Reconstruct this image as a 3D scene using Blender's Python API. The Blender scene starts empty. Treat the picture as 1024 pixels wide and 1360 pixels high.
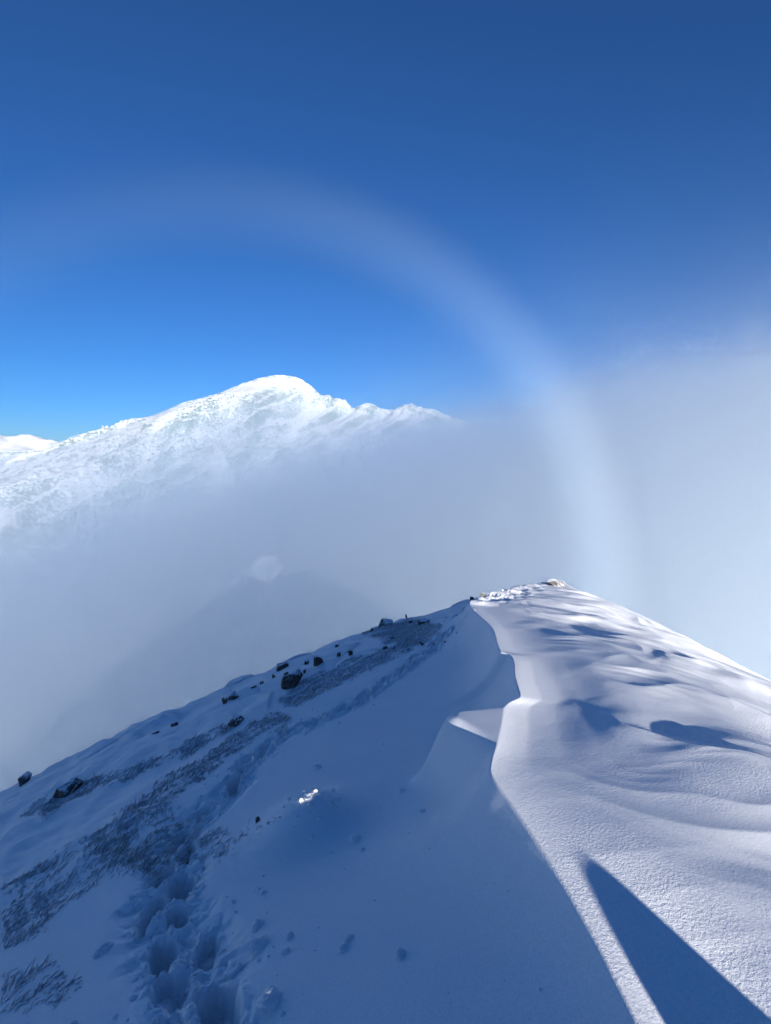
import bpy, bmesh, math, random
import numpy as np
from mathutils import Vector, Matrix, Euler

sc = bpy.context.scene
R = math.radians
# ------------------------------------------------------------------ camera
cam = bpy.data.cameras.new('camera'); cam_o = bpy.data.objects.new('camera', cam); sc.collection.objects.link(cam_o)
cam.sensor_fit = 'HORIZONTAL'; cam.sensor_width = 36.0; cam.lens = 36.0*650/1024
cam.clip_start = 0.05; cam.clip_end = 60000
cam_o.location = (0, 0, 0); cam_o.rotation_euler = (R(90-7.0), 0, 0)
sc.camera = cam_o
sc.render.resolution_x = 771; sc.render.resolution_y = 1024
# ------------------------------------------------------------------ sky and sun (sun low behind the camera's right shoulder)
SUN_TRAVEL = Vector((-0.2333, 0.9452, -0.2284)).normalized()
to_sun = -SUN_TRAVEL
world = bpy.data.worlds.new('World'); sc.world = world; world.use_nodes = True
wn = world.node_tree.nodes; wl = world.node_tree.links; wn.clear()
sky = wn.new('ShaderNodeTexSky'); sky.sky_type = 'NISHITA'; sky.sun_disc = False
sky.sun_elevation = math.asin(to_sun.z); sky.sun_rotation = math.atan2(to_sun.x, to_sun.y)
sky.altitude = 1500; sky.air_density = 0.95; sky.dust_density = 0.3; sky.ozone_density = 8.5
bg = wn.new('ShaderNodeBackground'); bg.inputs['Strength'].default_value = 0.05
wo = wn.new('ShaderNodeOutputWorld'); wl.new(sky.outputs[0], bg.inputs[0]); wl.new(bg.outputs[0], wo.inputs[0])
sun = bpy.data.lights.new('sun', 'SUN'); sun.energy = 4.8; sun.angle = R(0.55); sun.color = (1.0, 0.96, 0.91)
sun_o = bpy.data.objects.new('sun', sun); sc.collection.objects.link(sun_o)
sun_o.rotation_euler = SUN_TRAVEL.to_track_quat('-Z', 'Y').to_euler(); sun_o.location = (20, -80, 40)
sc.view_settings.view_transform = 'Standard'; sc.view_settings.look = 'None'
sc.view_settings.gamma = 1.0; sc.view_settings.use_curve_mapping = False; sc.view_settings.exposure = 1.36
cy = sc.cycles
cy.volume_bounces = 16; cy.max_bounces = 18; cy.diffuse_bounces = 4; cy.use_denoising = True; cy.use_adaptive_sampling = True; cy.adaptive_threshold = 0.04
cy.volume_step_rate = 1.0; cy.volume_max_steps = 256
FOG = True

# ------------------------------------------------------------------ helpers
def tag(o, label=None, cat=None, group=None, kind=None):
    if label: o['label'] = label
    if cat: o['category'] = cat
    if group: o['group'] = group
    if kind: o['kind'] = kind
    return o
def mesh_obj(name, verts, faces, mat, smooth=True):
    me = bpy.data.meshes.new(name)
    verts = np.ascontiguousarray(verts, np.float32); faces = np.ascontiguousarray(faces, np.int32); k = faces.shape[1]
    me.vertices.add(len(verts)); me.vertices.foreach_set('co', verts.ravel())
    me.loops.add(faces.size); me.loops.foreach_set('vertex_index', faces.ravel())
    me.polygons.add(len(faces)); me.polygons.foreach_set('loop_start', np.arange(0, faces.size, k, dtype=np.int32))
    if smooth: me.polygons.foreach_set('use_smooth', np.ones(len(faces), bool))
    me.update(calc_edges=True); me.validate()
    if mat: me.materials.append(mat)
    o = bpy.data.objects.new(name, me); sc.collection.objects.link(o)
    return o
def grid_obj(name, X, Y, Z, mat):
    ny, nx = X.shape
    i = np.arange((ny-1)*nx).reshape(ny-1, nx)[:, :-1].ravel()
    return mesh_obj(name, np.stack([X, Y, Z], -1).reshape(-1, 3), np.stack([i, i+1, i+nx+1, i+nx], -1), mat)
class NT:
    """small node-tree writer"""
    def __init__(s, name):
        s.m = bpy.data.materials.new(name); s.m.use_nodes = True; s.t = s.m.node_tree; s.t.nodes.clear()
        s.out = s.t.nodes.new('ShaderNodeOutputMaterial')
    def n(s, typ, ins=None, **props):
        nd = s.t.nodes.new(typ)
        for k, v in props.items(): setattr(nd, k, v)
        for k, v in (ins or {}).items():
            if isinstance(v, bpy.types.NodeSocket): s.t.links.new(v, nd.inputs[k])
            else: nd.inputs[k].default_value = v
        return nd
    def math(s, op, a, b=None, c=None, clamp=False):
        nd = s.t.nodes.new('ShaderNodeMath'); nd.operation = op; nd.use_clamp = clamp
        for i, v in enumerate((a, b, c)):
            if v is None: continue
            if isinstance(v, bpy.types.NodeSocket): s.t.links.new(v, nd.inputs[i])
            else: nd.inputs[i].default_value = v
        return nd.outputs[0]
    def ramp(s, v, a, b, lo=0.0, hi=1.0, smooth=True):
        nd = s.n('ShaderNodeMapRange', {0: v, 1: a, 2: b, 3: lo, 4: hi}); nd.interpolation_type = 'SMOOTHSTEP' if smooth else 'LINEAR'
        return nd.outputs[0]
    def mix(s, f, a, b):
        nd = s.t.nodes.new('ShaderNodeMix'); nd.data_type = 'RGBA'
        for i, v in ((0, f), (6, a), (7, b)):
            if isinstance(v, bpy.types.NodeSocket): s.t.links.new(v, nd.inputs[i])
            else: nd.inputs[i].default_value = v
        return nd.outputs[2]
    def surf(s, sh): s.t.links.new(sh, s.out.inputs['Surface'])
    def vol(s, sh): s.t.links.new(sh, s.out.inputs['Volume'])

# ------------------------------------------------------------------ materials
def snow_mat():
    t = NT('wind packed snow'); geo = t.n('ShaderNodeNewGeometry'); p = geo.outputs['Position']
    n1 = t.n('ShaderNodeTexNoise', {'Vector': p, 'Scale': 75.0, 'Detail': 1.0, 'Roughness': 0.6})
    n2 = t.n('ShaderNodeTexNoise', {'Vector': p, 'Scale': 240.0, 'Detail': 2.0, 'Roughness': 0.6})
    n3 = t.n('ShaderNodeTexNoise', {'Vector': p, 'Scale': 1.3, 'Detail': 4.0, 'Roughness': 0.6})
    rough_amt = t.ramp(n3.outputs[0], .38, .62, .25, 1.0)
    h = t.math('ADD', t.math('MULTIPLY', n1.outputs[0], .0016), t.math('MULTIPLY', n2.outputs[0], .0011))
    h = t.math('MULTIPLY', h, rough_amt)
    b = t.n('ShaderNodeBump', {'Strength': 1.0, 'Distance': 1.0, 'Height': h})
    col = t.mix(t.ramp(n3.outputs[0], .3, .7), (.83, .84, .845, 1), (.89, .893, .895, 1))
    n4 = t.n('ShaderNodeTexNoise', {'Vector': p, 'Scale': 120.0, 'Detail': 3.0, 'Roughness': .75})
    col = t.mix(t.math('MULTIPLY', t.ramp(n4.outputs[0], .40, .66), .7), col, (.72, .735, .76, 1))
    bs = t.n('ShaderNodeBsdfPrincipled', {'Base Color': col, 'Roughness': .62, 'Normal': b.outputs[0]})
    bs.inputs['Specular IOR Level'].default_value = .35
    t.surf(bs.outputs[0]); return t.m
def lump_mat():
    t = NT('loose snow'); geo = t.n('ShaderNodeNewGeometry')
    n1 = t.n('ShaderNodeTexNoise', {'Vector': geo.outputs['Position'], 'Scale': 90.0, 'Detail': 4.0, 'Roughness': 0.65})
    b = t.n('ShaderNodeBump', {'Strength': .8, 'Distance': .012, 'Height': n1.outputs[0]})
    bs = t.n('ShaderNodeBsdfPrincipled', {'Base Color': (.89, .895, .90, 1), 'Roughness': .6, 'Normal': b.outputs[0]})
    bs.inputs['Subsurface Weight'].default_value = .25; bs.inputs['Subsurface Radius'].default_value = (.02, .025, .03)
    t.surf(bs.outputs[0]); return t.m
def rock_mat(name, dark, light, snow):
    t = NT(name); geo = t.n('ShaderNodeNewGeometry'); p = geo.outputs['Position']
    n1 = t.n('ShaderNodeTexNoise', {'Vector': p, 'Scale': 14.0, 'Detail': 6.0, 'Roughness': .7})
    n2 = t.n('ShaderNodeTexNoise', {'Vector': p, 'Scale': 45.0, 'Detail': 4.0, 'Roughness': .7})
    rk = t.mix(t.ramp(n1.outputs[0], .35, .7), dark, light)
    nz = t.n('ShaderNodeSeparateXYZ', {0: geo.outputs['Normal']}).outputs[2]
    f = t.math('ADD', nz, t.math('MULTIPLY', t.math('SUBTRACT', n2.outputs[0], .5), 1.2))
    f = t.math('MAXIMUM', t.ramp(f, snow, snow+.12), t.ramp(n2.outputs[0], .66, .72))
    b = t.n('ShaderNodeBump', {'Strength': .9, 'Distance': .02, 'Height': n2.outputs[0]})
    bs = t.n('ShaderNodeBsdfPrincipled', {'Base Color': t.mix(f, rk, (.84, .86, .9, 1)), 'Roughness': .85, 'Normal': b.outputs[0]})
    t.surf(bs.outputs[0]); return t.m
def grass_mat():
    t = NT('rimed grass'); geo = t.n('ShaderNodeNewGeometry'); p = geo.outputs['Position']
    n1 = t.n('ShaderNodeTexNoise', {'Vector': p, 'Scale': 60.0, 'Detail': 3.0})
    w = t.n('ShaderNodeVectorMath', {0: geo.outputs['Normal'], 1: (-.55, -.45, .7)}, operation='DOT_PRODUCT').outputs['Value']
    f = t.ramp(t.math('ADD', t.math('MULTIPLY', w, .5), n1.outputs[0]), .45, .78)
    st = t.mix(t.n('ShaderNodeTexNoise', {'Vector': p, 'Scale': 25.0}).outputs[0], (.16, .115, .075, 1), (.42, .29, .18, 1))
    bs = t.n('ShaderNodeBsdfPrincipled', {'Base Color': t.mix(f, st, (.72, .75, .8, 1)), 'Roughness': .8})
    t.surf(bs.outputs[0]); return t.m
def mountain_mat(name, rock_amt):
    t = NT(name); geo = t.n('ShaderNodeNewGeometry'); p = geo.outputs['Position']
    mp = t.n('ShaderNodeMapping', {'Vector': p, 'Rotation': (0, 0, R(-33)), 'Scale': (1, .28, .6)})
    n1 = t.n('ShaderNodeTexNoise', {'Vector': mp.outputs[0], 'Scale': .013, 'Detail': 4.0, 'Roughness': .6})
    n2 = t.n('ShaderNodeTexNoise', {'Vector': p, 'Scale': .16, 'Detail': 8.0, 'Roughness': .8})
    nz = t.n('ShaderNodeSeparateXYZ', {0: geo.outputs['Normal']}).outputs[2]
    steep = t.ramp(nz, .93, .70)
    f = t.math('ADD', t.math('ADD', t.math('MULTIPLY', n1.outputs[0], .45), t.math('MULTIPLY', n2.outputs[0], 1.1)), t.math('MULTIPLY', steep, .16))
    f = t.math('MULTIPLY', t.ramp(f, .925-rock_amt, 1.0-rock_amt), .85)
    b = t.n('ShaderNodeBump', {'Strength': .7, 'Distance': 6.0, 'Height': n2.outputs[0]})
    bs = t.n('ShaderNodeBsdfPrincipled', {'Base Color': t.mix(f, (.50, .53, .58, 1), (.06, .118, .12, 1)), 'Roughness': .8, 'Normal': b.outputs[0]})
    t.surf(bs.outputs[0]); return t.m
SNOW = snow_mat(); LUMP = lump_mat(); GRASS = grass_mat()
ROCK = rock_mat('dark brown rock', (.045, .036, .030, 1), (.19, .15, .12, 1), .72)
ROCK_RIME = rock_mat('rimed grey rock', (.05, .05, .052, 1), (.16, .15, .145, 1), .62)

# ------------------------------------------------------------------ shape of the ridge
# ------------------------------------------------------------------ noise
def _h(ix, iy, s):
    n = (ix.astype(np.int64)*374761393 + iy.astype(np.int64)*668265263 + s*974634721) & 0xffffffff
    n = ((n ^ (n >> 13))*1274126177) & 0xffffffff
    n = ((n ^ (n >> 16))*2246822519) & 0xffffffff
    return ((n ^ (n >> 15)) & 0xffff)/65535.0
def perlin(x, y, s=0):
    x0=np.floor(x); y0=np.floor(y); fx=x-x0; fy=y-y0
    u=fx*fx*fx*(fx*(fx*6-15)+10); v=fy*fy*fy*(fy*(fy*6-15)+10)
    def g(dx,dy):
        a=_h(x0+dx,y0+dy,s)*2*np.pi
        return np.cos(a)*(fx-dx)+np.sin(a)*(fy-dy)
    a=g(0,0)*(1-u)+g(1,0)*u; b=g(0,1)*(1-u)+g(1,1)*u
    return (a*(1-v)+b*v)*1.4
def fbm(x,y,o=4,s=0,gain=.5):
    r=0;a=1
    for i in range(o):
        r=r+a*perlin(x*2**i+17.3*i,y*2**i-9.1*i,s+i); a*=gain
    return r
def worley(x,y,s=0):
    """distance to the nearest jittered cell point, and that cell's random value"""
    x0=np.floor(x); y0=np.floor(y); best=np.full(x.shape,9.); val=np.zeros(x.shape)
    for dx in (-1,0,1):
        for dy in (-1,0,1):
            cx=x0+dx; cy=y0+dy
            d=np.hypot(cx+_h(cx,cy,s)-x, cy+_h(cx,cy,s+7)-y)
            m=d<best; best=np.where(m,d,best); val=np.where(m,_h(cx,cy,s+13),val)
    return best,val
def sst(a,b,x):
    t=np.clip((x-a)/(b-a),0,1); return t*t*(3-2*t)
def lut(xs,ys):
    """monotone cubic through the knots (no overshoot), linear beyond the ends"""
    xs=np.array(xs,float); ys=np.array(ys,float); d=np.diff(ys)/np.diff(xs)
    m=np.concatenate([[d[0]],np.where(d[:-1]*d[1:]>0,2*d[:-1]*d[1:]/(d[:-1]+d[1:]+1e-12),0),[d[-1]]])
    def f(x):
        x=np.asarray(x,float); i=np.clip(np.searchsorted(xs,x)-1,0,len(xs)-2); h=xs[i+1]-xs[i]; t=(x-xs[i])/h
        tc=np.clip(t,0,1)
        r=((2*tc**3-3*tc**2+1)*ys[i]+(tc**3-2*tc**2+tc)*h*m[i]+(-2*tc**3+3*tc**2)*ys[i+1]+(tc**3-tc**2)*h*m[i+1])
        return r+np.where(t<0,t*h*m[i],0)+np.where(t>1,(t-1)*h*m[i+1],0)
    return f
# ------------------------------------------------------------------ the ridge
CX=[(-60,-9),(-30,-4.5),(-10,-.8),(-3,.40),(0,.72),(.7,.745),(1.26,.745),(1.47,.74),(1.75,.72),(2.08,.675),(2.32,.635),(2.48,.605),(2.57,.595),(2.71,.63),(2.94,.72),(3.27,.83),(3.44,.88),(3.54,.93),(3.69,1.07),(3.9,1.11),
    (4.13,1.15),(4.85,1.29),(5.02,1.23),(5.16,1.245),(6.44,1.42),(7.39,1.43),(8.44,1.50),(9.37,1.88),(10.6,2.5),(12.2,3.4),(14.2,4.6),(16.3,5.85),(20,8.1),(30,15),(60,38)]
CZ=[(-300,-90),(-120,-22),(-60,-5),(-30,-2.6),(-10,-1.85),(-4,-1.62),(-1.5,-1.56),(0,-1.60),(2,-1.75),(4,-1.97),(6,-2.27),(9,-2.80),(12,-3.40),(14,-3.82),(16,-4.26),(17,-4.55),(18.5,-5.2),(22,-7.4),(30,-13),(60,-36),(300,-210)]
crest_x=lut(*zip(*CX)); crest_z=lut(*zip(*CZ))
EK=[0,.05,.12,.2,.35,.55,.9,1.5,3,6,12,40,200]
PR=[(-5, [0,.005,.01,.02,.04,.07,.10,.08,-.32,-1.4,-4.0,-18,-110]),
    (1.25,[0,-.005,-.015,-.018,.005,.05,.085,.06,-.30,-1.5,-4.2,-18,-110]),
    (1.7, [0,.006,.016,.028,.045,.065,.085,.06,-.30,-1.5,-4.2,-18,-110]),
    (2.1, [0,.004,.010,.018,.032,.05,.075,.055,-.30,-1.5,-4.2,-18,-110]),
    (2.5, [0,-.002,-.004,-.004,.006,.03,.06,.045,-.31,-1.5,-4.2,-18,-110]),
    (3.0, [0,-.008,-.016,-.022,-.018,.005,.04,.03,-.33,-1.52,-4.2,-18,-110]),
    (3.6, [0,-.008,-.018,-.026,-.028,-.012,.02,.01,-.35,-1.55,-4.2,-18,-110]),
    (4.4, [0,-.004,-.012,-.02,-.026,-.018,.005,-.01,-.38,-1.65,-4.4,-18,-110]),
    (6.5, [0,-.006,-.015,-.025,-.035,-.04,-.04,-.09,-.48,-1.85,-4.5,-18,-110]),
    (9.5, [0,.0,-.005,-.01,-.015,-.02,-.04,-.10,-.44,-1.65,-4.2,-18,-110]),
    (16,  [0,.0,-.005,-.01,-.02,-.03,-.05,-.10,-.32,-1.25,-4.0,-20,-110])]
PY=np.array([p[0] for p in PR],float); PF=[lut(EK,p[1]) for p in PR]
def _right(e,Y):
    out=np.zeros(np.shape(e)); k=np.clip(np.searchsorted(PY,Y)-1,0,len(PY)-2)
    t=np.clip((Y-PY[k])/(PY[k+1]-PY[k]),0,1)
    for j in range(len(PY)):
        w=np.where(k==j,1-t,0)+np.where(k==j-1,t,0); m=w>0
        if m.any(): out[m]+=w[m]*PF[j](e[m])
    return out
def right(e,Y):
    d=.16*(1+np.maximum(Y,0)/6)
    return (_right(e,Y-d)+_right(e,Y)+_right(e,Y+d))/3
XS=[(-60,-9),(-30,-4.5),(-10,-.8),(-3,.40),(0,.70),(1.3,.74),(2.6,.76),(3.7,.95),(5,1.2),(6.5,1.38),(8.4,1.62),(9.4,1.98),(10.6,2.5),(12.2,3.4),(14.2,4.6),(16.3,5.85),(20,8.1),(30,15),(60,38)]
crest_s=lut(*zip(*XS))
left=lut([0,2,5,7,9,12,16,24,40,100,300,900],[0,.60,1.64,2.5,3.44,5.05,8.0,14.5,27.8,75,200,430])
flank_f=lut([-40,0,4,6,8,12,20,40,300],[-4,0,1.6,2.85,4.4,7.6,14.2,32,280])
def flank(X,Y):
    """the steeper right face of the ridge"""
    return 1.5-.20*Y-flank_f(X)-.5*np.maximum(Y-17,0)
def base(X,Y):
    X,Y=np.broadcast_arrays(np.asarray(X,float),np.asarray(Y,float))
    e=X-crest_x(Y); es=X-crest_s(Y); w=sst(0,.9,np.abs(e)); e2=np.where(e<0,np.minimum(e+w*(es-e),0),np.maximum(e+w*(es-e),0))
    z=crest_z(Y)-left(np.maximum(-e2,0)); m=e>0
    a=crest_z(Y[m])+right(e2[m],Y[m]); b=flank(X[m],Y[m]); k=.9*sst(0,2.5,e2[m])+1e-3
    h=np.clip(.5+.5*(b-a)/k,0,1); z[m]=b+(a-b)*h-k*h*(1-h)
    return z

WX, WY = .57, -.82                                         # the way the wind combed the snow
TRAIL = np.array([(-0.60,1.46),(-0.75,1.68),(-0.87,1.91),(-0.98,2.13),(-1.22,2.52),(-1.52,2.98),(-1.65,3.43),(-1.76,3.84),(-1.65,4.09),(-1.57,4.45),(-1.52,4.92),(-1.43,5.35),(-1.23,5.68),(-0.87,5.78),(-0.55,5.93),(-0.12,6.32),(0.26,6.89),(0.60,7.43),(0.93,7.92),(1.29,8.08)])
def path_points(P, step):
    seg = np.hypot(*np.diff(P, axis=0).T); s = np.concatenate([[0], np.cumsum(seg)]); q = np.arange(0, s[-1], step)
    return np.stack([np.interp(q, s, P[:, 0]), np.interp(q, s, P[:, 1])], 1), q
def path_dist(X, Y, P):
    d = np.full(X.shape, 99.)
    for (ax, ay), (bx, by) in zip(P[:-1], P[1:]):
        vx, vy = bx-ax, by-ay; t = np.clip(((X-ax)*vx+(Y-ay)*vy)/(vx*vx+vy*vy), 0, 1)
        d = np.minimum(d, np.hypot(X-ax-t*vx, Y-ay-t*vy))
    return d
lip_h = lut([-3,0,1,1.5,2,2.6,3,4,5,7,9,11,13,20,24], [0,.02,.09,.14,.24,.37,.42,.46,.47,.43,.28,.12,0,0,0])
def signed_path(X, Y, P):
    """distance to a polyline, positive on the far (right) side of it"""
    d = np.full(X.shape, 99.); sg = np.ones(X.shape); tt = np.zeros(X.shape); n = len(P)-1
    for i, ((ax, ay), (bx, by)) in enumerate(zip(P[:-1], P[1:])):
        vx, vy = bx-ax, by-ay; t = np.clip(((X-ax)*vx+(Y-ay)*vy)/(vx*vx+vy*vy), 0, 1)
        dx = X-ax-t*vx; dy = Y-ay-t*vy; k = np.hypot(dx, dy); m = k < d
        d = np.where(m, k, d); sg = np.where(m, np.sign(vx*dy-vy*dx), sg); tt = np.where(m, (i+t)/n, tt)
    return d*sg, tt
DRIFT_EDGES = [                                            # wind-cut edges on the right flank: line, height, width before, width behind
    ([(1.12,3.85),(1.35,3.45),(1.75,2.95),(2.25,2.45),(3.0,1.95),(4.2,1.4)], .040, .42, .12),
    ([(1.45,4.75),(1.85,4.30),(2.4,3.75),(3.3,3.05),(4.6,2.4),(6.5,1.7)], .040, .40, .16),
    ([(2.5,5.3),(2.9,4.85),(3.5,4.4),(4.5,3.8)], .045, .40, .18),
    ([(1.6,7.4),(2.3,6.6),(3.2,5.9),(4.4,5.1),(6.2,4.3)], .070, .55, .20),
    ([(2.4,8.6),(3.3,7.6),(4.6,6.8),(6.4,5.7)], .080, .60, .22),
    ([(2.9,10.4),(4.0,9.2),(5.4,8.0),(7.4,6.8)], .085, .70, .26),
    ([(4.2,11.8),(5.2,10.6),(6.6,9.5),(8.6,8.3)], .085, .75, .28),
    ([(5.0,14.0),(6.1,12.8),(7.5,11.6),(9.5,10.4)], .10, .9, .32)]
def drift_edges(X, Y):
    z = np.zeros(X.shape); m = (X > .6) & (X < 12) & (Y > .4) & (Y < 17)
    x = X[m]; y = Y[m]; q = np.zeros(x.shape); wob = perlin(x*1.1, y*1.1, 33)*.24+perlin(x*3.1, y*3.1, 35)*.07
    for P, h, wa, wb in DRIFT_EDGES:
        s, t = signed_path(x, y, P); s = s+wob*(1+wb*3)
        q += h*sst(.12, .5, t)*sst(1, .6, t)*np.where(s < 0, np.exp(np.minimum(s, 0)/wa), np.exp(-np.maximum(s, 0)/wb))*(.75+.5*perlin(t*7, t*0+h*90, 37))
    z[m] = q
    return z*sst(.0, .35, X-crest_x(Y))
def swell(X, Y):
    """wind-shaped snow over the bare ridge: lip, spur, drifts, sastrugi"""
    e = X-crest_x(Y); al = X*WX+Y*WY; ac = X*-WY+Y*WX
    z = np.where(e < 0, -lip_h(Y)*(1-np.exp(np.minimum(e, 0)/.22)), 0)
    # spur of drift that fills the hollow under the lip and catches the sun
    fl = sst(0, .42, Y-2.55+1.25*e)*np.where(Y < 3.48, 1, np.exp(-np.maximum(Y-3.48, 0)/.13))*sst(-1.0, -.32, e)*(e < 0)
    m = fl > 0; z[m] += fl[m]*np.maximum(left(-e[m])-z[m]-.10*-e[m], 0)
    # unseen drift added behind the camera's right shoulder to shadow the near snow
    z = z+.28*np.exp(-((X-1.28)/.19)**2-((Y+.05)/.42)**2)*(1+.35*perlin(X*4.3+.4, Y*3.1, 77))
    # drifts on the windward (right) flank
    wr = sst(.15, 1.4, e)
    wx = fbm(X*.45, Y*.45, 3, 31)*.9
    p1 = perlin(al/2.6+5.7, (ac+wx)/1.15+.4, 3)
    p2 = perlin(al/1.3+wx*.4, (ac+wx)/.50, 5)
    p3 = perlin(al/.55, (ac+wx*.6)/.16, 8)
    far = sst(1.5, 7, np.hypot(X, Y))
    z = z+wr*(p1*(.030+.030*far)+(.42-np.abs(p2))*(.022+.025*far)*sst(.1, .9, p1+.55)+(.5-np.abs(p3))*(.004+.010*far)*sst(-.2, .5, p2))
    z = z+drift_edges(X, Y)
    # softer drifts on the lee (left) side
    wl_ = sst(.05, .7, -e)
    z = z+wl_*(perlin(al/1.9+9, ac/.8, 12)*.012+perlin(al/.7, ac/.3, 14)*.004)
    rough = sst(2.2, 4.5, -e)
    z = z+rough*(fbm(X/1.3, Y/1.3, 4, 21)*.07+(.5-np.abs(perlin(al/1.2, ac/.3, 23)))*.05)
    z = z+sst(13, 20, -e)*fbm(X/9, Y/9, 4, 25)*1.2*sst(0, 60, -e-13)**.5
    z = z+sst(12, 16, e)*fbm(X/9, Y/9, 4, 27)*.5
    return z
def trail_detail(X, Y):
    z = np.zeros(X.shape)
    m = (X > -2.6) & (X < 2.4) & (Y > .6) & (Y < 11)
    x = X[m]; y = Y[m]; d = path_dist(x, y, TRAIL)
    near = sst(11, 3, y)
    w = sst(.33, .10, d+.10*fbm(x*3, y*3, 2, 61))
    b1, v1 = worley(x/.13+.3*perlin(x*9, y*9, 3), y/.13, 41); b2, v2 = worley(x/.055, y/.055, 43)
    lum = np.clip(1-b1*1.25, 0, 1)**.7*.075*(v1**1.5)+np.clip(1-b2*1.3, 0, 1)**.7*.028*v2
    q = w*(lum-.030-.045*sst(5.4, 4.2, y)+.02*fbm(x*5, y*5, 3, 63))*(.35+.65*near)
    # boot holes, trodden over one another
    pts, s = path_points(TRAIL, .23)
    n14 = perlin(x*12, y*12, 71)+.5*perlin(x*27, y*27, 72)
    for i, (cx, cy_) in enumerate(pts):
        j = min(i+1, len(pts)-1); k = max(j-1, 0); tx, ty = pts[j]-pts[k]; L = math.hypot(tx, ty)+1e-6; tx /= L; ty /= L
        rr = random.Random(i*7+3); sd = (.065 if i % 2 else -.065)+rr.uniform(-.05, .05); an = rr.uniform(-.35, .35)
        tx, ty = tx*math.cos(an)-ty*math.sin(an), tx*math.sin(an)+ty*math.cos(an)
        ox = cx-ty*sd+rr.uniform(-.06, .06); oy = cy_+tx*sd+rr.uniform(-.06, .06)
        near_ = np.abs(x-ox)+np.abs(y-oy) < .7
        dx = (x-ox)[near_]; dy = (y-oy)[near_]; nn = n14[near_]
        u = (dx*tx+dy*ty)/rr.uniform(.13, .20); v = (-dx*ty+dy*tx)/rr.uniform(.06, .10)
        rad = np.sqrt(u*u+v*v)+.24*nn
        dep = rr.uniform(.09, .20)*(1 if cy_ < 5.0 else .45)
        q[near_] += -dep*sst(1.05, .70, rad)*(1+.25*nn)+.030*np.exp(-((rad-1.3)/.25)**2)*(.4+nn)
    z[m] = q
    return z
def lumps(X, Y):
    """swell added near the grass tuft to catch the sun; broken crust far along the crest"""
    z = np.zeros(X.shape)
    m = (X > -1.9) & (X < .7) & (Y > 2.2) & (Y < 4.6)
    x = X[m]; y = Y[m]
    a = np.exp(-((x+.60)/.36)**2-((y-3.38)/.33)**2)  # smooth swell put in so its crown reaches the sunlight
    b, v = worley(x/.07, y/.07, 51)
    z[m] += a*.225+a**6*.030*np.clip(1-b*1.2, 0, 1)*v
    m = (X > -2.5) & (X < 7.5) & (Y > 7) & (Y < 18)
    x = X[m]; y = Y[m]; e = x-crest_x(y)
    w = sst(-1.6, -.3, e)*sst(1.3, .3, e)*sst(8.2, 9.2, y)*sst(14.5, 12, y)
    b, v = worley(x/.5, y/.6, 53); b2, v2 = worley(x/.2, y/.25, 57)
    z[m] += w*(np.clip(1-b*1.2, 0, 1)*.14*v*v+np.clip(1-b2*1.2, 0, 1)*.05*v2)
    m = (Y > 6) & (Y < 24) & (X < 8) & (X > -7)
    x = X[m]; y = Y[m]; e = x-crest_x(y); w = sst(-.9, -2.2, e)*sst(6, 8.5, y)
    b, v = worley(x/.8, y/.9, 58)
    z[m] += w*(np.clip(1-b*1.1, 0, 1)*.16*v*v)
    return z
def height(X, Y):
    X = np.asarray(X, float); Y = np.asarray(Y, float)
    return base(X, Y)+swell(X, Y)+trail_detail(X, Y)+lumps(X, Y)
def hz(x, y): return float(height(np.array([x]), np.array([y]))[0])
def ground_normal(x, y, d=.06):
    h = height(np.array([x-d, x+d, x, x]), np.array([y, y, y-d, y+d]))
    return Vector((-(h[1]-h[0])/(2*d), -(h[3]-h[2])/(2*d), 1)).normalized()
def axis(lo, hi, c, d0, r0, fine_lo, fine_hi, g=1.12):
    out = [c]; x = c
    while x < hi:
        x += d0*max(1, abs(x-c)/r0) if x < fine_hi else (out[-1]-out[-2])*g; out.append(x)
    neg = []; x = c; last = d0
    while x > lo:
        last = d0*max(1, abs(x-c)/r0) if x > fine_lo else last*g; x -= last; neg.append(x)
    return np.array(neg[::-1]+out)
au = axis(-9000, 9000, 0, .0095, 1.5, -10.5, 20); ay = axis(-400, 9000, 1.9, .010, 1.3, 1.1, 31)
GX, GY = np.meshgrid(au, ay); GX = GX+crest_x(np.clip(GY, -3, 18))            # columns follow the crest
GZ = np.maximum(height(GX, GY), -430+0*GX)
ground = grid_obj('snow_ridge', GX, GY, GZ, SNOW)
tag(ground, 'wind sculpted snow ridge with a curling crest and boot tracks', None, kind='structure')

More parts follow.
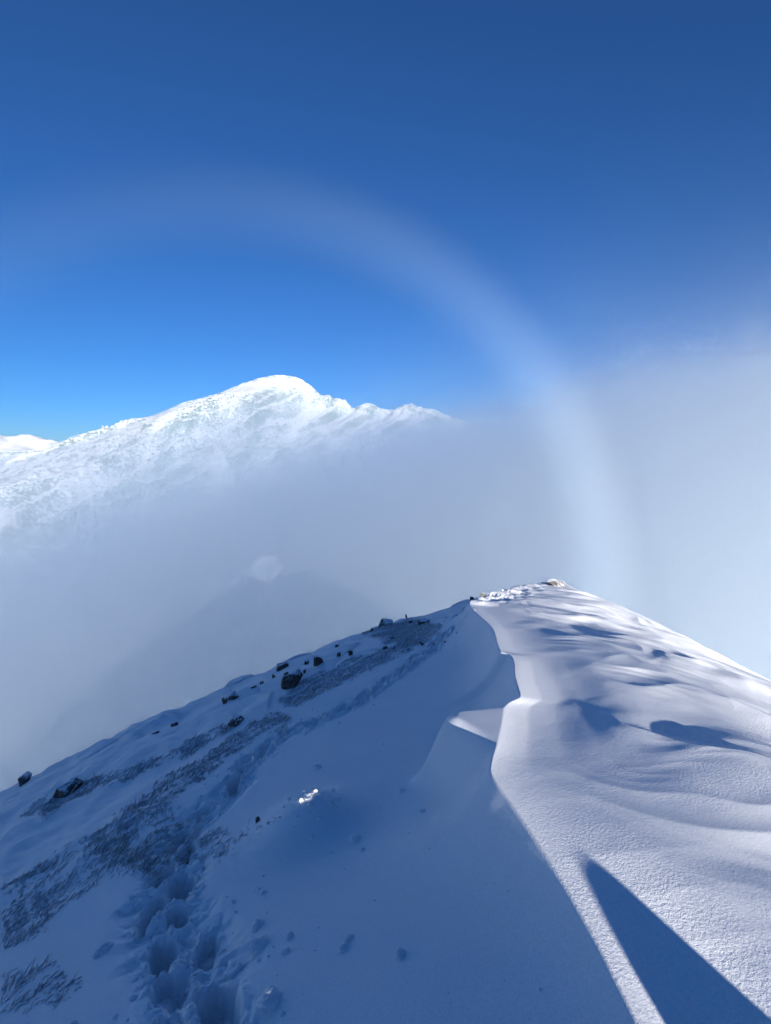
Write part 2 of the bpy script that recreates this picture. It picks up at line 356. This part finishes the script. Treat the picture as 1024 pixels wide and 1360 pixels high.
# ------------------------------------------------------------------ mountain across the valley
SK = [(-3600,-420),(-2195,-152),(-1751,-36),(-1564,1),(-1380,10),(-1257,19),(-1102,55),(-992,112),(-898,160),(-820,201),(-729,225),(-638,245),(-546,275),(-486,295),(-420,304),(-351,292),(-300,263),(-247,222),(-202,213),(-163,207),(-127,177),(-66,198),(-21,177),(24,169),(69,186),(106,189),(145,177),(190,172),(236,148),(327,121),(512,31),(886,-122),(1516,-277),(2200,-420)]
def mountain():
    cr = lut(*zip(*SK))
    x = np.linspace(-2700, 1700, 620); y = np.concatenate([np.linspace(1000, 2100, 330), np.linspace(2115, 3000, 40)])
    X, Y = np.meshgrid(x, y)
    yc = 2000+perlin(X/260, X*0+.5, 81)*55
    d = yc-Y                                                # >0 on our side
    sh = X+np.clip(d, 0, 900)*.55                           # gullies run down to the left
    rid = 1-np.abs(perlin(sh/150, d/900+3, 83))*2
    rid2 = 1-np.abs(perlin(sh/58, d/420, 85))*2
    fall = np.where(d > 0, .42*d+9*np.sqrt(np.maximum(d, 0)/10), -.75*d)
    amp = sst(20, 320, np.abs(d))
    Z = cr(sh*(d > 0)+X*(d <= 0))-fall+amp*(rid*34+rid2*20+(1-np.abs(perlin(sh/24, d/200, 86))*2)*5+fbm(X/30, Y/30, 4, 87)*5)+fbm(X/22, Y/30, 4, 89)*2.2+(1-np.abs(perlin(sh/30, d/260, 88))*2)*4*sst(0, 40, d)
    crag = sst(-270, -200, X)*sst(420, 250, X)*np.exp(-(d/60)**2)
    Z = Z+crag*(np.abs(perlin(X/30, Y/60, 91))*22-5)
    o = grid_obj('mountain', X, Y, np.maximum(Z, -425), mountain_mat('snowy mountainside', .05))
    tag(o, 'snow covered mountain with rocky gullies and a craggy right ridge above the cloud', None, kind='structure')
mountain()
def far_hills():
    x = np.linspace(-16000, -3000, 300); y = np.linspace(9000, 15000, 60); X, Y = np.meshgrid(x, y)
    Z = 330+fbm(X/1700, Y/2600, 5, 95)*330-np.abs(Y-12000)/3000*650-sst(-8500, -6000, X)*500
    o = grid_obj('far_hills', X, Y, np.maximum(Z, -450), mountain_mat('far snowy hills', .02))
    tag(o, 'low far-off snowy hills on the left horizon', None, kind='structure')
far_hills()

# ------------------------------------------------------------------ rocks, snow clods, grass
GRASS_BEDS = [
    [(-2.55,2.86),(-3.05,3.45),(-2.88,3.56),(-2.78,3.87),(-2.85,4.30),(-2.75,4.66),(-2.76,5.32),(-2.38,5.72),(-2.12,6.07),(-1.86,6.42),(-1.52,6.66),(-1.25,6.02),(-1.62,5.72),(-1.91,5.46),(-2.08,5.00),(-2.28,5.04),(-2.12,4.26),(-2.29,3.95),(-1.84,3.48),(-2.11,3.42),(-2.39,3.22),(-2.48,3.03)],
    [(-5.23,6.34),(-4.71,6.38),(-4.60,6.72),(-3.60,6.36),(-2.83,6.57),(-2.38,6.87),(-2.14,6.45),(-2.73,6.08),(-3.41,6.00),(-4.09,5.94),(-4.09,5.38)],
    [(-3.50,4.00),(-3.13,4.06),(-2.95,4.35),(-2.81,4.02),(-2.99,3.79),(-3.22,3.66)],
    [(-1.93,2.12),(-2.32,2.58),(-1.99,2.52),(-1.63,2.31),(-1.62,2.18),(-1.77,2.16),(-1.73,2.06)],
    [(-1.70,7.12),(-1.44,7.96),(-0.82,8.16),(-0.16,8.41),(0.39,8.65),(0.76,8.13),(0.16,7.73),(-0.49,7.22),(-1.03,6.87),(-1.31,6.58)],
    [(-1.91,3.32),(-2.13,3.99),(-1.92,4.05),(-1.38,3.70),(-1.18,3.29),(-1.05,3.64),(-0.95,3.48),(-1.02,3.12),(-1.24,3.14),(-1.62,3.51)],
    [(-0.62,12.21),(0.55,12.33),(1.02,8.16),(0.62,8.06),(0.11,8.39)]]
ROCKS = [
    (-4.53, 6.45, 0.408, 0.215, 0.449, 'D', 'dark brown slab of rock poking from rimed grass at far left', None),
    (-6.67, 8.45, 0.309, 0.253, 0.247, 'R', 'pointed rime covered rock on the skyline at far left edge', None),
    (-3.88, 7.79, 0.192, 0.077, 0.192, 'D', 'small flat dark stone on the skyline above the far left grass', None),
    (-3.67, 7.98, 0.157, 0.105, 0.141, 'D', 'small pointed stone right of the flat stone on the left skyline', None),
    (-2.16, 6.66, 0.283, 0.153, 0.255, 'D', 'low brown rock with rimed top beside the upper end of the grass band', None),
    (-2.79, 8.08, 0.158, 0.145, 0.126, 'D', 'dark pointed stone, lowest of the row of stones down the skyline', None),
    (-2.66, 8.16, 0.266, 0.119, 0.212, 'D', 'long low dark stone just above the lowest skyline stone', None),
    (-2.38, 8.39, 0.122, 0.082, 0.098, 'D', 'lowest of three tiny dark stones on the skyline left of the big boulder', 'small dark stones on the skyline'),
    (-2.28, 8.57, 0.111, 0.083, 0.089, 'D', 'middle of three tiny dark stones on the skyline left of the big boulder', 'small dark stones on the skyline'),
    (-2.10, 8.79, 0.100, 0.114, 0.070, 'D', 'topmost of three tiny dark stones on the skyline left of the big boulder', 'small dark stones on the skyline'),
    (-2.18, 9.94, 0.353, 0.225, 0.247, 'D', 'tilted dark slab on the skyline directly above the big boulder', None),
    (-1.55, 7.88, 0.485, 0.307, 0.437, 'D', 'largest boulder, dark brown and blocky, on the left slope', None),
    (-1.80, 8.49, 0.110, 0.096, 0.088, 'D', 'left one of three small stones between the big boulder and the skyline', 'small stones above the big boulder'),
    (-1.58, 8.60, 0.153, 0.097, 0.122, 'D', 'highest of three small stones between the big boulder and the skyline', 'small stones above the big boulder'),
    (-1.43, 8.34, 0.121, 0.081, 0.097, 'D', 'right one of three small stones between the big boulder and the skyline', 'small stones above the big boulder'),
    (-1.23, 8.58, 0.249, 0.235, 0.199, 'D', 'dark triangular boulder up slope from the largest boulder', None),
    (-1.57, 9.38, 0.136, 0.121, 0.109, 'D', 'small dark stone beside the left of the triangular boulder', None),
    (-1.05, 7.95, 0.180, 0.051, 0.162, 'D', 'thin flat dark stone lying below the triangular boulder', None),
    (-1.00, 9.75, 0.110, 0.078, 0.088, 'D', 'tiny dark stone on skyline right of the triangular boulder', None),
    (-0.87, 8.82, 0.142, 0.114, 0.099, 'D', 'left one of two slanted dark stones in mid slope', None),
    (-0.62, 8.58, 0.166, 0.152, 0.116, 'D', 'right one of two slanted dark stones in mid slope', None),
    (0.04, 11.35, 0.435, 0.290, 0.391, 'R', 'grey rimed block standing on the skyline, larger of the skyline rocks', None),
    (-0.23, 11.00, 0.281, 0.105, 0.225, 'D', 'dark wedge of rock at the foot of the grey rimed block', None),
    (0.13, 9.18, 0.132, 0.074, 0.106, 'D', 'small dark stone lying below the grey rimed block', None),
    (0.00, 8.40, 0.121, 0.094, 0.085, 'D', 'left one of a pair of small stones below the skyline block', None),
    (0.13, 8.26, 0.106, 0.053, 0.074, 'D', 'right one of a pair of small stones below the skyline block', None),
    (0.81, 9.90, 0.347, 0.142, 0.313, 'D', 'rounded brown boulder below the sunlit snow on the skyline', None),
    (0.58, 10.63, 0.169, 0.102, 0.136, 'D', 'small dark stone left of the rounded brown boulder', None),
    (0.56, 12.64, 0.101, 0.161, 0.060, 'D', 'small upright stone on the skyline left of the sunlit snow', None),
    (0.62, 7.94, 0.102, 0.115, 0.071, 'D', 'left one of three little stones beside the upper trail', None),
    (0.81, 7.73, 0.074, 0.099, 0.052, 'D', 'middle one of three little stones beside the upper trail', None),
    (0.96, 7.59, 0.061, 0.049, 0.049, 'D', 'right one of three little stones beside the upper trail', None),
    (2.33, 12.80, 0.162, 0.182, 0.114, 'R', 'dark rimed stone on the skyline among sunlit broken snow', None),
    (1.97, 9.56, 0.136, 0.121, 0.109, 'R', 'rimed stone on the skyline nearest the bright snow crest', None),
    (4.80, 13.46, 0.638, 0.234, 0.574, 'R', 'rime plastered outcrop on the far knoll at the ridge end', None),
    (-0.99, 3.49, 0.053, 0.053, 0.037, 'D', 'small black stone in the grass tuft beside the sunlit snow patch', None),
    (-1.58, 3.59, 0.085, 0.036, 0.068, 'D', 'dark stone trodden bare in the middle of the boot trail', None),
]
CLODS = [
    (-0.480, 1.787, 0.095, 'biggest snow clod, glassy and rounded, at the bottom edge right of the trail'),
    (0.064, 1.830, 0.057, 'bright snow clod lying alone on the smooth shaded slope'),
    (-0.626, 2.169, 0.091, 'flat snow clod right of the trail below a smaller one'),
    (-0.686, 2.333, 0.069, 'rounded snow clod right of the trail above the flat one'),
    (-1.644, 2.510, 0.087, 'pale snow clod left of the trail on smooth snow'),
    (-0.172, 2.024, 0.046, 'upper of two snow clods touching on the shaded slope'),
    (-0.189, 1.974, 0.045, 'lower of two snow clods touching on the shaded slope'),
    (-0.646, 4.335, 0.086, 'icy snow lump at a small dent above the sunlit patch'),
    (-0.199, 2.947, 0.070, 'snow clod right of the sunlit snow patch'),
    (-0.147, 2.797, 0.038, 'small snow clod under the one right of the sunlit patch'),
    (-0.502, 3.026, 0.036, 'small snow clod just below the sunlit snow patch'),
    (0.252, 3.003, 0.045, 'small sunlit snow crumb nearest the crest'),
    (0.126, 3.426, 0.040, 'tiny sunlit snow crumb above the one nearest the crest'),
    (-1.650, 2.986, 0.102, 'broken snow block at left lip of the trail hole'),
    (-0.732, 2.637, 0.036, 'small snow clod right of the trail in mid slope'),
]
def rock_mesh(w, h, d, seed, detail):
    rg = random.Random(seed); bm = bmesh.new()
    n = 15 if detail else 10
    for i in range(n):
        a = rg.uniform(0, 2*math.pi); zz = rg.uniform(-.7, 1) if i > 3 else rg.uniform(.45, 1)
        k = (1-.45*max(zz, 0)**2)*rg.uniform(.8, 1)
        bm.verts.new((math.cos(a)*k*w*.55, math.sin(a)*k*d*.55, zz*h*(.9 if zz > 0 else .8)))
    bmesh.ops.convex_hull(bm, input=bm.verts[:])
    bmesh.ops.delete(bm, geom=[v for v in bm.verts if not v.link_faces], context='VERTS')
    bmesh.ops.bevel(bm, geom=bm.edges[:], offset=min(w, h, d)*.06, segments=1, affect='EDGES', clamp_overlap=True)
    if detail:
        bmesh.ops.triangulate(bm, faces=bm.faces[:])
        bmesh.ops.subdivide_edges(bm, edges=bm.edges[:], cuts=1, use_grid_fill=True)
        for v in bm.verts: v.co += Vector((rg.uniform(-1, 1), rg.uniform(-1, 1), rg.uniform(-1, 1)))*min(w, h, d)*.035
    bmesh.ops.recalc_face_normals(bm, faces=bm.faces[:])
    me = bpy.data.meshes.new('rock'); bm.to_mesh(me); bm.free(); return me
for i, (x, y, w, h, d, m, lab, grp) in enumerate(ROCKS):
    me = rock_mesh(w, h, d, 40+i, w > .22); me.materials.append(ROCK if m == 'D' else ROCK_RIME)
    o = bpy.data.objects.new('rock', me); sc.collection.objects.link(o)
    n = ground_normal(x, y, .15); o.location = (x, y, hz(x, y)-h*.16)
    o.rotation_euler = (Vector((0, 0, 1)).lerp(n, .6)).normalized().to_track_quat('Z', 'Y').to_euler()
    tag(o, lab, 'rock', grp)
def lump_verts(r, seed, sub=3, squash=.6):
    bm = bmesh.new(); bmesh.ops.create_icosphere(bm, subdivisions=sub, radius=1)
    V = np.array([v.co[:] for v in bm.verts]); Fc = np.array([[v.index for v in f.verts] for f in bm.faces]); bm.free()
    q = V*1.3+seed*7.3
    k = 1+.34*perlin(q[:, 0]+q[:, 2]*.7, q[:, 1]-q[:, 2]*.6, seed)+.18*perlin(q[:, 0]*2.6-q[:, 2], q[:, 1]*2.6+q[:, 2]*2, seed+5)
    if sub > 2: k = k+.07*perlin(q[:, 0]*6+q[:, 2]*5, q[:, 1]*6-q[:, 2]*4, seed+9)
    rg = random.Random(seed); S = np.array([rg.uniform(.8, 1.15), rg.uniform(.8, 1.15), squash*rg.uniform(.8, 1.15)])
    a = rg.uniform(0, 6.28); Rz = np.array([[math.cos(a), -math.sin(a), 0], [math.sin(a), math.cos(a), 0], [0, 0, 1]])
    return (V*k[:, None]*S*r) @ Rz.T, Fc
for i, (x, y, w, lab) in enumerate(CLODS):
    V, Fc = lump_verts(w*.5, 11+i)
    o = mesh_obj('snow_clod', V, Fc, LUMP); o.location = (x, y, hz(x, y)+w*.04)
    tag(o, lab, 'snow clod')
def crumbs():
    rg = random.Random(5); P = []; pt, s = path_points(TRAIL, .02)
    proto = [lump_verts(1, 200+k, 1) for k in range(12)]
    for _ in range(1300):                                    # kicked up along the trail
        c = pt[int(rg.random()**1.5*(len(pt)-1))]; sp = .10 if rg.random() < .7 else .28
        P.append((c[0]+rg.gauss(0, sp), c[1]+rg.gauss(0, sp), .004+.020*rg.random()**3))
    for _ in range(170): P.append((rg.uniform(-1.0, .55), rg.uniform(1.4, 4.5), .003+.008*rg.random()**3))
    for _ in range(60): P.append((rg.gauss(-.62, .2), rg.gauss(3.30, .10), .006+.016*rg.random()**2))
    for _ in range(70):                                    # broken crust along the far crest
        y = rg.uniform(8.3, 13); P.append((float(crest_x(np.array(y)))+rg.gauss(-.35, .5), y, .010+.02*rg.random()**2))
    P = np.array(P); Z = height(P[:, 0], P[:, 1]); VV = []; FF = []; n = 0
    for k, (x, y, r) in enumerate(P):
        V, Fc = proto[k % 12]; VV.append(V*r+np.array([x, y, Z[k]+r*.3])); FF.append(Fc+n); n += len(V)
    o = mesh_obj('snow_crumbs', np.concatenate(VV), np.concatenate(FF), LUMP, smooth=False)
    tag(o, 'crumbs of broken snow scattered along the boot trail and crest', 'snow', kind='stuff')
crumbs()
def inside(x, y, P):
    c = np.zeros(x.shape, bool)
    for (ax_, ay_), (bx_, by_) in zip(P, P[1:]+P[:1]):
        c ^= ((ay_ > y) != (by_ > y)) & (x < (bx_-ax_)*(y-ay_)/(by_-ay_+1e-9)+ax_)
    return c
def grass():
    rs = np.random.RandomState(3); XX = []; YY = []
    for P in GRASS_BEDS:
        A = np.array(P); lo = A.min(0); hi = A.max(0); n = int((hi-lo).prod()*4600); n = min(n, 60000)
        x = rs.uniform(lo[0], hi[0], n); y = rs.uniform(lo[1], hi[1], n)
        wob = fbm(x*2.2, y*2.2, 3, 101)*.20+rs.normal(0, .045, n)
        k = inside(x+wob, y-wob, P)
        al = x*.80+y*.60; ac = -x*.60+y*.80
        dn = perlin(al/.30, ac/.11, 103)+.55*perlin(al/.10, ac/.06, 105)
        k &= dn > rs.uniform(-.75, .5, n)
        XX.append(x[k]); YY.append(y[k])
    x = np.concatenate(XX); y = np.concatenate(YY); n = len(x)
    z = height(x, y)
    far = np.hypot(x, y)
    L = rs.uniform(.015, .060, n)*(1+.03*far); W = rs.uniform(.0016, .0034, n)*(1+.10*far)
    ang = np.radians(36)+rs.normal(0, .55, n)+perlin(x*1.6, y*1.6, 107)*.9; L = L*np.where(rs.rand(n) < .05, 2.0, 1); up = rs.uniform(.3, 1.3, n)
    D = np.stack([np.cos(ang), np.sin(ang), up], 1); D /= np.linalg.norm(D, axis=1)[:, None]
    S = np.stack([-np.sin(ang), np.cos(ang), 0*ang], 1); U = np.cross(D, S)
    B = np.stack([x, y, z-.006], 1); V = np.zeros((n, 7, 3))
    for j, (t, wk) in enumerate(((0, 1.0), (.6, .95))):
        C = B+D*(L*t)[:, None]-np.array([0, 0, 1.])*((L*.25*t*t)[:, None])
        V[:, j*3+0] = C+S*(W*wk)[:, None]; V[:, j*3+1] = C-S*(W*wk)[:, None]; V[:, j*3+2] = C+U*(W*wk*1.2)[:, None]
    V[:, 6] = B+D*L[:, None]-np.array([0, 0, 1.])*((L*.25)[:, None])
    T = np.array([(0, 1, 4), (0, 4, 3), (1, 2, 5), (1, 5, 4), (2, 0, 3), (2, 3, 5), (3, 4, 6), (4, 5, 6), (5, 3, 6)])
    Fc = (np.arange(n)[:, None, None]*7+T[None]).reshape(-1, 3)
    o = mesh_obj('rimed_grass', V.reshape(-1, 3), Fc, GRASS, smooth=False)
    tag(o, 'brown grass stubble coated in rime in bands along the left slope', 'grass', kind='stuff')
    print('grass blades', n)
grass()


# ------------------------------------------------------------------ cloud in the valley, added mist rings for fogbow and glory
def cloud_bank():
    t = NT('valley cloud'); geo = t.n('ShaderNodeNewGeometry'); s = t.n('ShaderNodeSeparateXYZ', {0: geo.outputs['Position']}); x, y, z = s.outputs
    n1 = t.n('ShaderNodeTexNoise', {'Vector': geo.outputs['Position'], 'Scale': .0085, 'Detail': 2.0, 'Roughness': .5})
    top = t.math('ADD', t.math('MULTIPLY', x, .21), t.math('ADD', t.math('MULTIPLY', t.math('MINIMUM', x, 0.0), .09), 5.0))
    top = t.math('ADD', top, t.math('MULTIPLY', t.math('SUBTRACT', n1.outputs[0], .5), 60.0))
    depth = t.math('SUBTRACT', top, z)
    body = t.ramp(depth, -34, 60)
    rad = t.math('SQRT', t.math('ADD', t.math('MULTIPLY', x, x), t.math('MULTIPLY', y, y)))
    near = t.ramp(rad, 38, 130); far = t.ramp(y, 780, 520)
    dens = t.math('MULTIPLY', t.math('MULTIPLY', body, near), t.math('MULTIPLY', far, CLOUD_DENSITY))
    v = t.n('ShaderNodeVolumePrincipled', {'Color': (.955, .977, .992, 1), 'Density': dens, 'Anisotropy': .8})
    t.vol(v.outputs[0]); t.m.cycles.volume_step_rate = .28
    V = [(x_, y_, z_) for y_ in (34, 790) for x_, z_ in ((-900, -400), (900, -400), (900, .21*900+50), (-900, -.21*900+50))]
    o = mesh_obj('cloud_bank', V, [(0, 1, 2, 3), (7, 6, 5, 4), (0, 4, 5, 1), (1, 5, 6, 2), (2, 6, 7, 3), (3, 7, 4, 0)], t.m, smooth=False)
    tag(o, 'grey white cloud filling the valley and rising on the right', 'cloud', kind='stuff')
def mountain_mist():
    """thin even mist hanging on the near face of the mountain, thickest low down"""
    t = NT('thin mountain mist'); v = t.n('ShaderNodeVolumePrincipled', {'Color': (.80, .90, 1, 1), 'Density': .0023, 'Anisotropy': .5}); t.vol(v.outputs[0])
    xs = np.linspace(-2600, 1600, 60); cr = lut(*zip(*SK))
    prof = [(820, -420), (900, .18), (1200, .45), (1600, .70), (1990, .955), (2060, -420)]     # (y, height or share of the crest height)
    V = []; 
    for x_ in xs:
        c = max(float(cr(np.array([x_]))[0])+8, -180)
        for y_, k in prof: V.append((x_, y_, k if k < -1 else -180+(c+180)*k))
    m = len(prof); Fc = [(i*m+j, i*m+(j+1) % m, (i+1)*m+(j+1) % m, (i+1)*m+j) for i in range(len(xs)-1) for j in range(m)]
    me = bpy.data.meshes.new('mountain_mist'); me.from_pydata(V, [], Fc+[tuple(range(m))[::-1], tuple((len(xs)-1)*m+j for j in range(m))]); me.materials.append(t.m)
    bm = bmesh.new(); bm.from_mesh(me); bmesh.ops.recalc_face_normals(bm, faces=bm.faces[:]); bm.to_mesh(me); bm.free()
    o = bpy.data.objects.new('mountain_mist', me); sc.collection.objects.link(o)
    tag(o, 'thin pale mist veiling the face of the snowy mountain', 'mist', kind='stuff')
def far_cloud():
    """low bank of cloud on the far left horizon"""
    t = NT('far cloud'); v = t.n('ShaderNodeVolumePrincipled', {'Color': (.93, .96, 1, 1), 'Density': .0011, 'Anisotropy': .3}); t.vol(v.outputs[0])
    bm = bmesh.new(); rg = random.Random(8)
    for k in range(9):
        c = Vector((-5900+k*260+rg.uniform(-80, 80), 9000+rg.uniform(-300, 300), 250+rg.uniform(-40, 60)-abs(k-5)*18))
        bmesh.ops.create_icosphere(bm, subdivisions=3, radius=1, matrix=Matrix.Translation(c) @ Matrix.Diagonal((rg.uniform(260, 420), 500, rg.uniform(60, 130), 1)))
    me = bpy.data.meshes.new('far_cloud'); bm.to_mesh(me); bm.free(); me.materials.append(t.m)
    o = bpy.data.objects.new('far_cloud', me); sc.collection.objects.link(o)
    tag(o, 'low white cloud bank on the horizon left of the mountain', 'cloud', kind='stuff')
def added_mist_ring(name, dist, ang, width, dens, label, cat, colour, fade):
    """added ring of tinted mist opposite the sun, imitating a bow of light"""
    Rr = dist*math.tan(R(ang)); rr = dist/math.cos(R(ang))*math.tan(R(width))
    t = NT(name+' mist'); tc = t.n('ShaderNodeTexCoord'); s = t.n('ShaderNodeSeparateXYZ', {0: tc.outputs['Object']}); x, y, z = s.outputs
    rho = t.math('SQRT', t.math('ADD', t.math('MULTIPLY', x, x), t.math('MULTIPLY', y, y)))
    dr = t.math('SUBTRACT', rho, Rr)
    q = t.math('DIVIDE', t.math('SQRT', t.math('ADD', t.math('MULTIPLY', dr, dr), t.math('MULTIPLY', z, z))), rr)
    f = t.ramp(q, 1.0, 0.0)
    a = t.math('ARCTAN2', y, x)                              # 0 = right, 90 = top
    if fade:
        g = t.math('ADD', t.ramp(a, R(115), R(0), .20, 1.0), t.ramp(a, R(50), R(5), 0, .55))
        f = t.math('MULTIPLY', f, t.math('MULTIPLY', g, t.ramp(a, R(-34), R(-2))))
    c = t.mix(t.ramp(dr, -rr*.7, rr*.7), (.60, .84, 1, 1), colour)  # colours of the bow's light tinted into the mist, bluer inside
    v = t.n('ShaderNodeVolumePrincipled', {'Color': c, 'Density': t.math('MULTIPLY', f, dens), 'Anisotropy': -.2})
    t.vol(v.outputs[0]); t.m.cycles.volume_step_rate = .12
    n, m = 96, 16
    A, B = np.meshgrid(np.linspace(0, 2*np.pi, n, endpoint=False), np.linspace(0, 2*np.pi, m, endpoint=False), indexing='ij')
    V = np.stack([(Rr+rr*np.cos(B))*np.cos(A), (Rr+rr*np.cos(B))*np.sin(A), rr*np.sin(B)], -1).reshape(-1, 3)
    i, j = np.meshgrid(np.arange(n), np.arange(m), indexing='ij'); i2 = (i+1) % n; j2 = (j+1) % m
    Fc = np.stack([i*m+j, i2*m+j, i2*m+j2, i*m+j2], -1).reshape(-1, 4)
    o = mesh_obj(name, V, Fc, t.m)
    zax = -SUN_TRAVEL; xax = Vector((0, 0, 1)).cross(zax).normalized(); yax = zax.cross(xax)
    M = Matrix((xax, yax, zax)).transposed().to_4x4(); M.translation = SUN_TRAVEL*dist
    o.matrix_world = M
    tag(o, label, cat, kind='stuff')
CLOUD_DENSITY = .016
if FOG:
    cloud_bank(); mountain_mist(); far_cloud()
    added_mist_ring('fogbow', 52, 37.2, 5.2, .014, 'pale arch of fogbow, an added ring of tinted mist, curving over the mountain to the ridge', 'fogbow', (.84, .93, 1, 1), True)
    added_mist_ring('glory', 52, 1.1, .85, .075, 'small pale glory, an added ring of tinted mist before the cloud left of the ridge', 'glory', (1.0, .90, .90, 1), False)
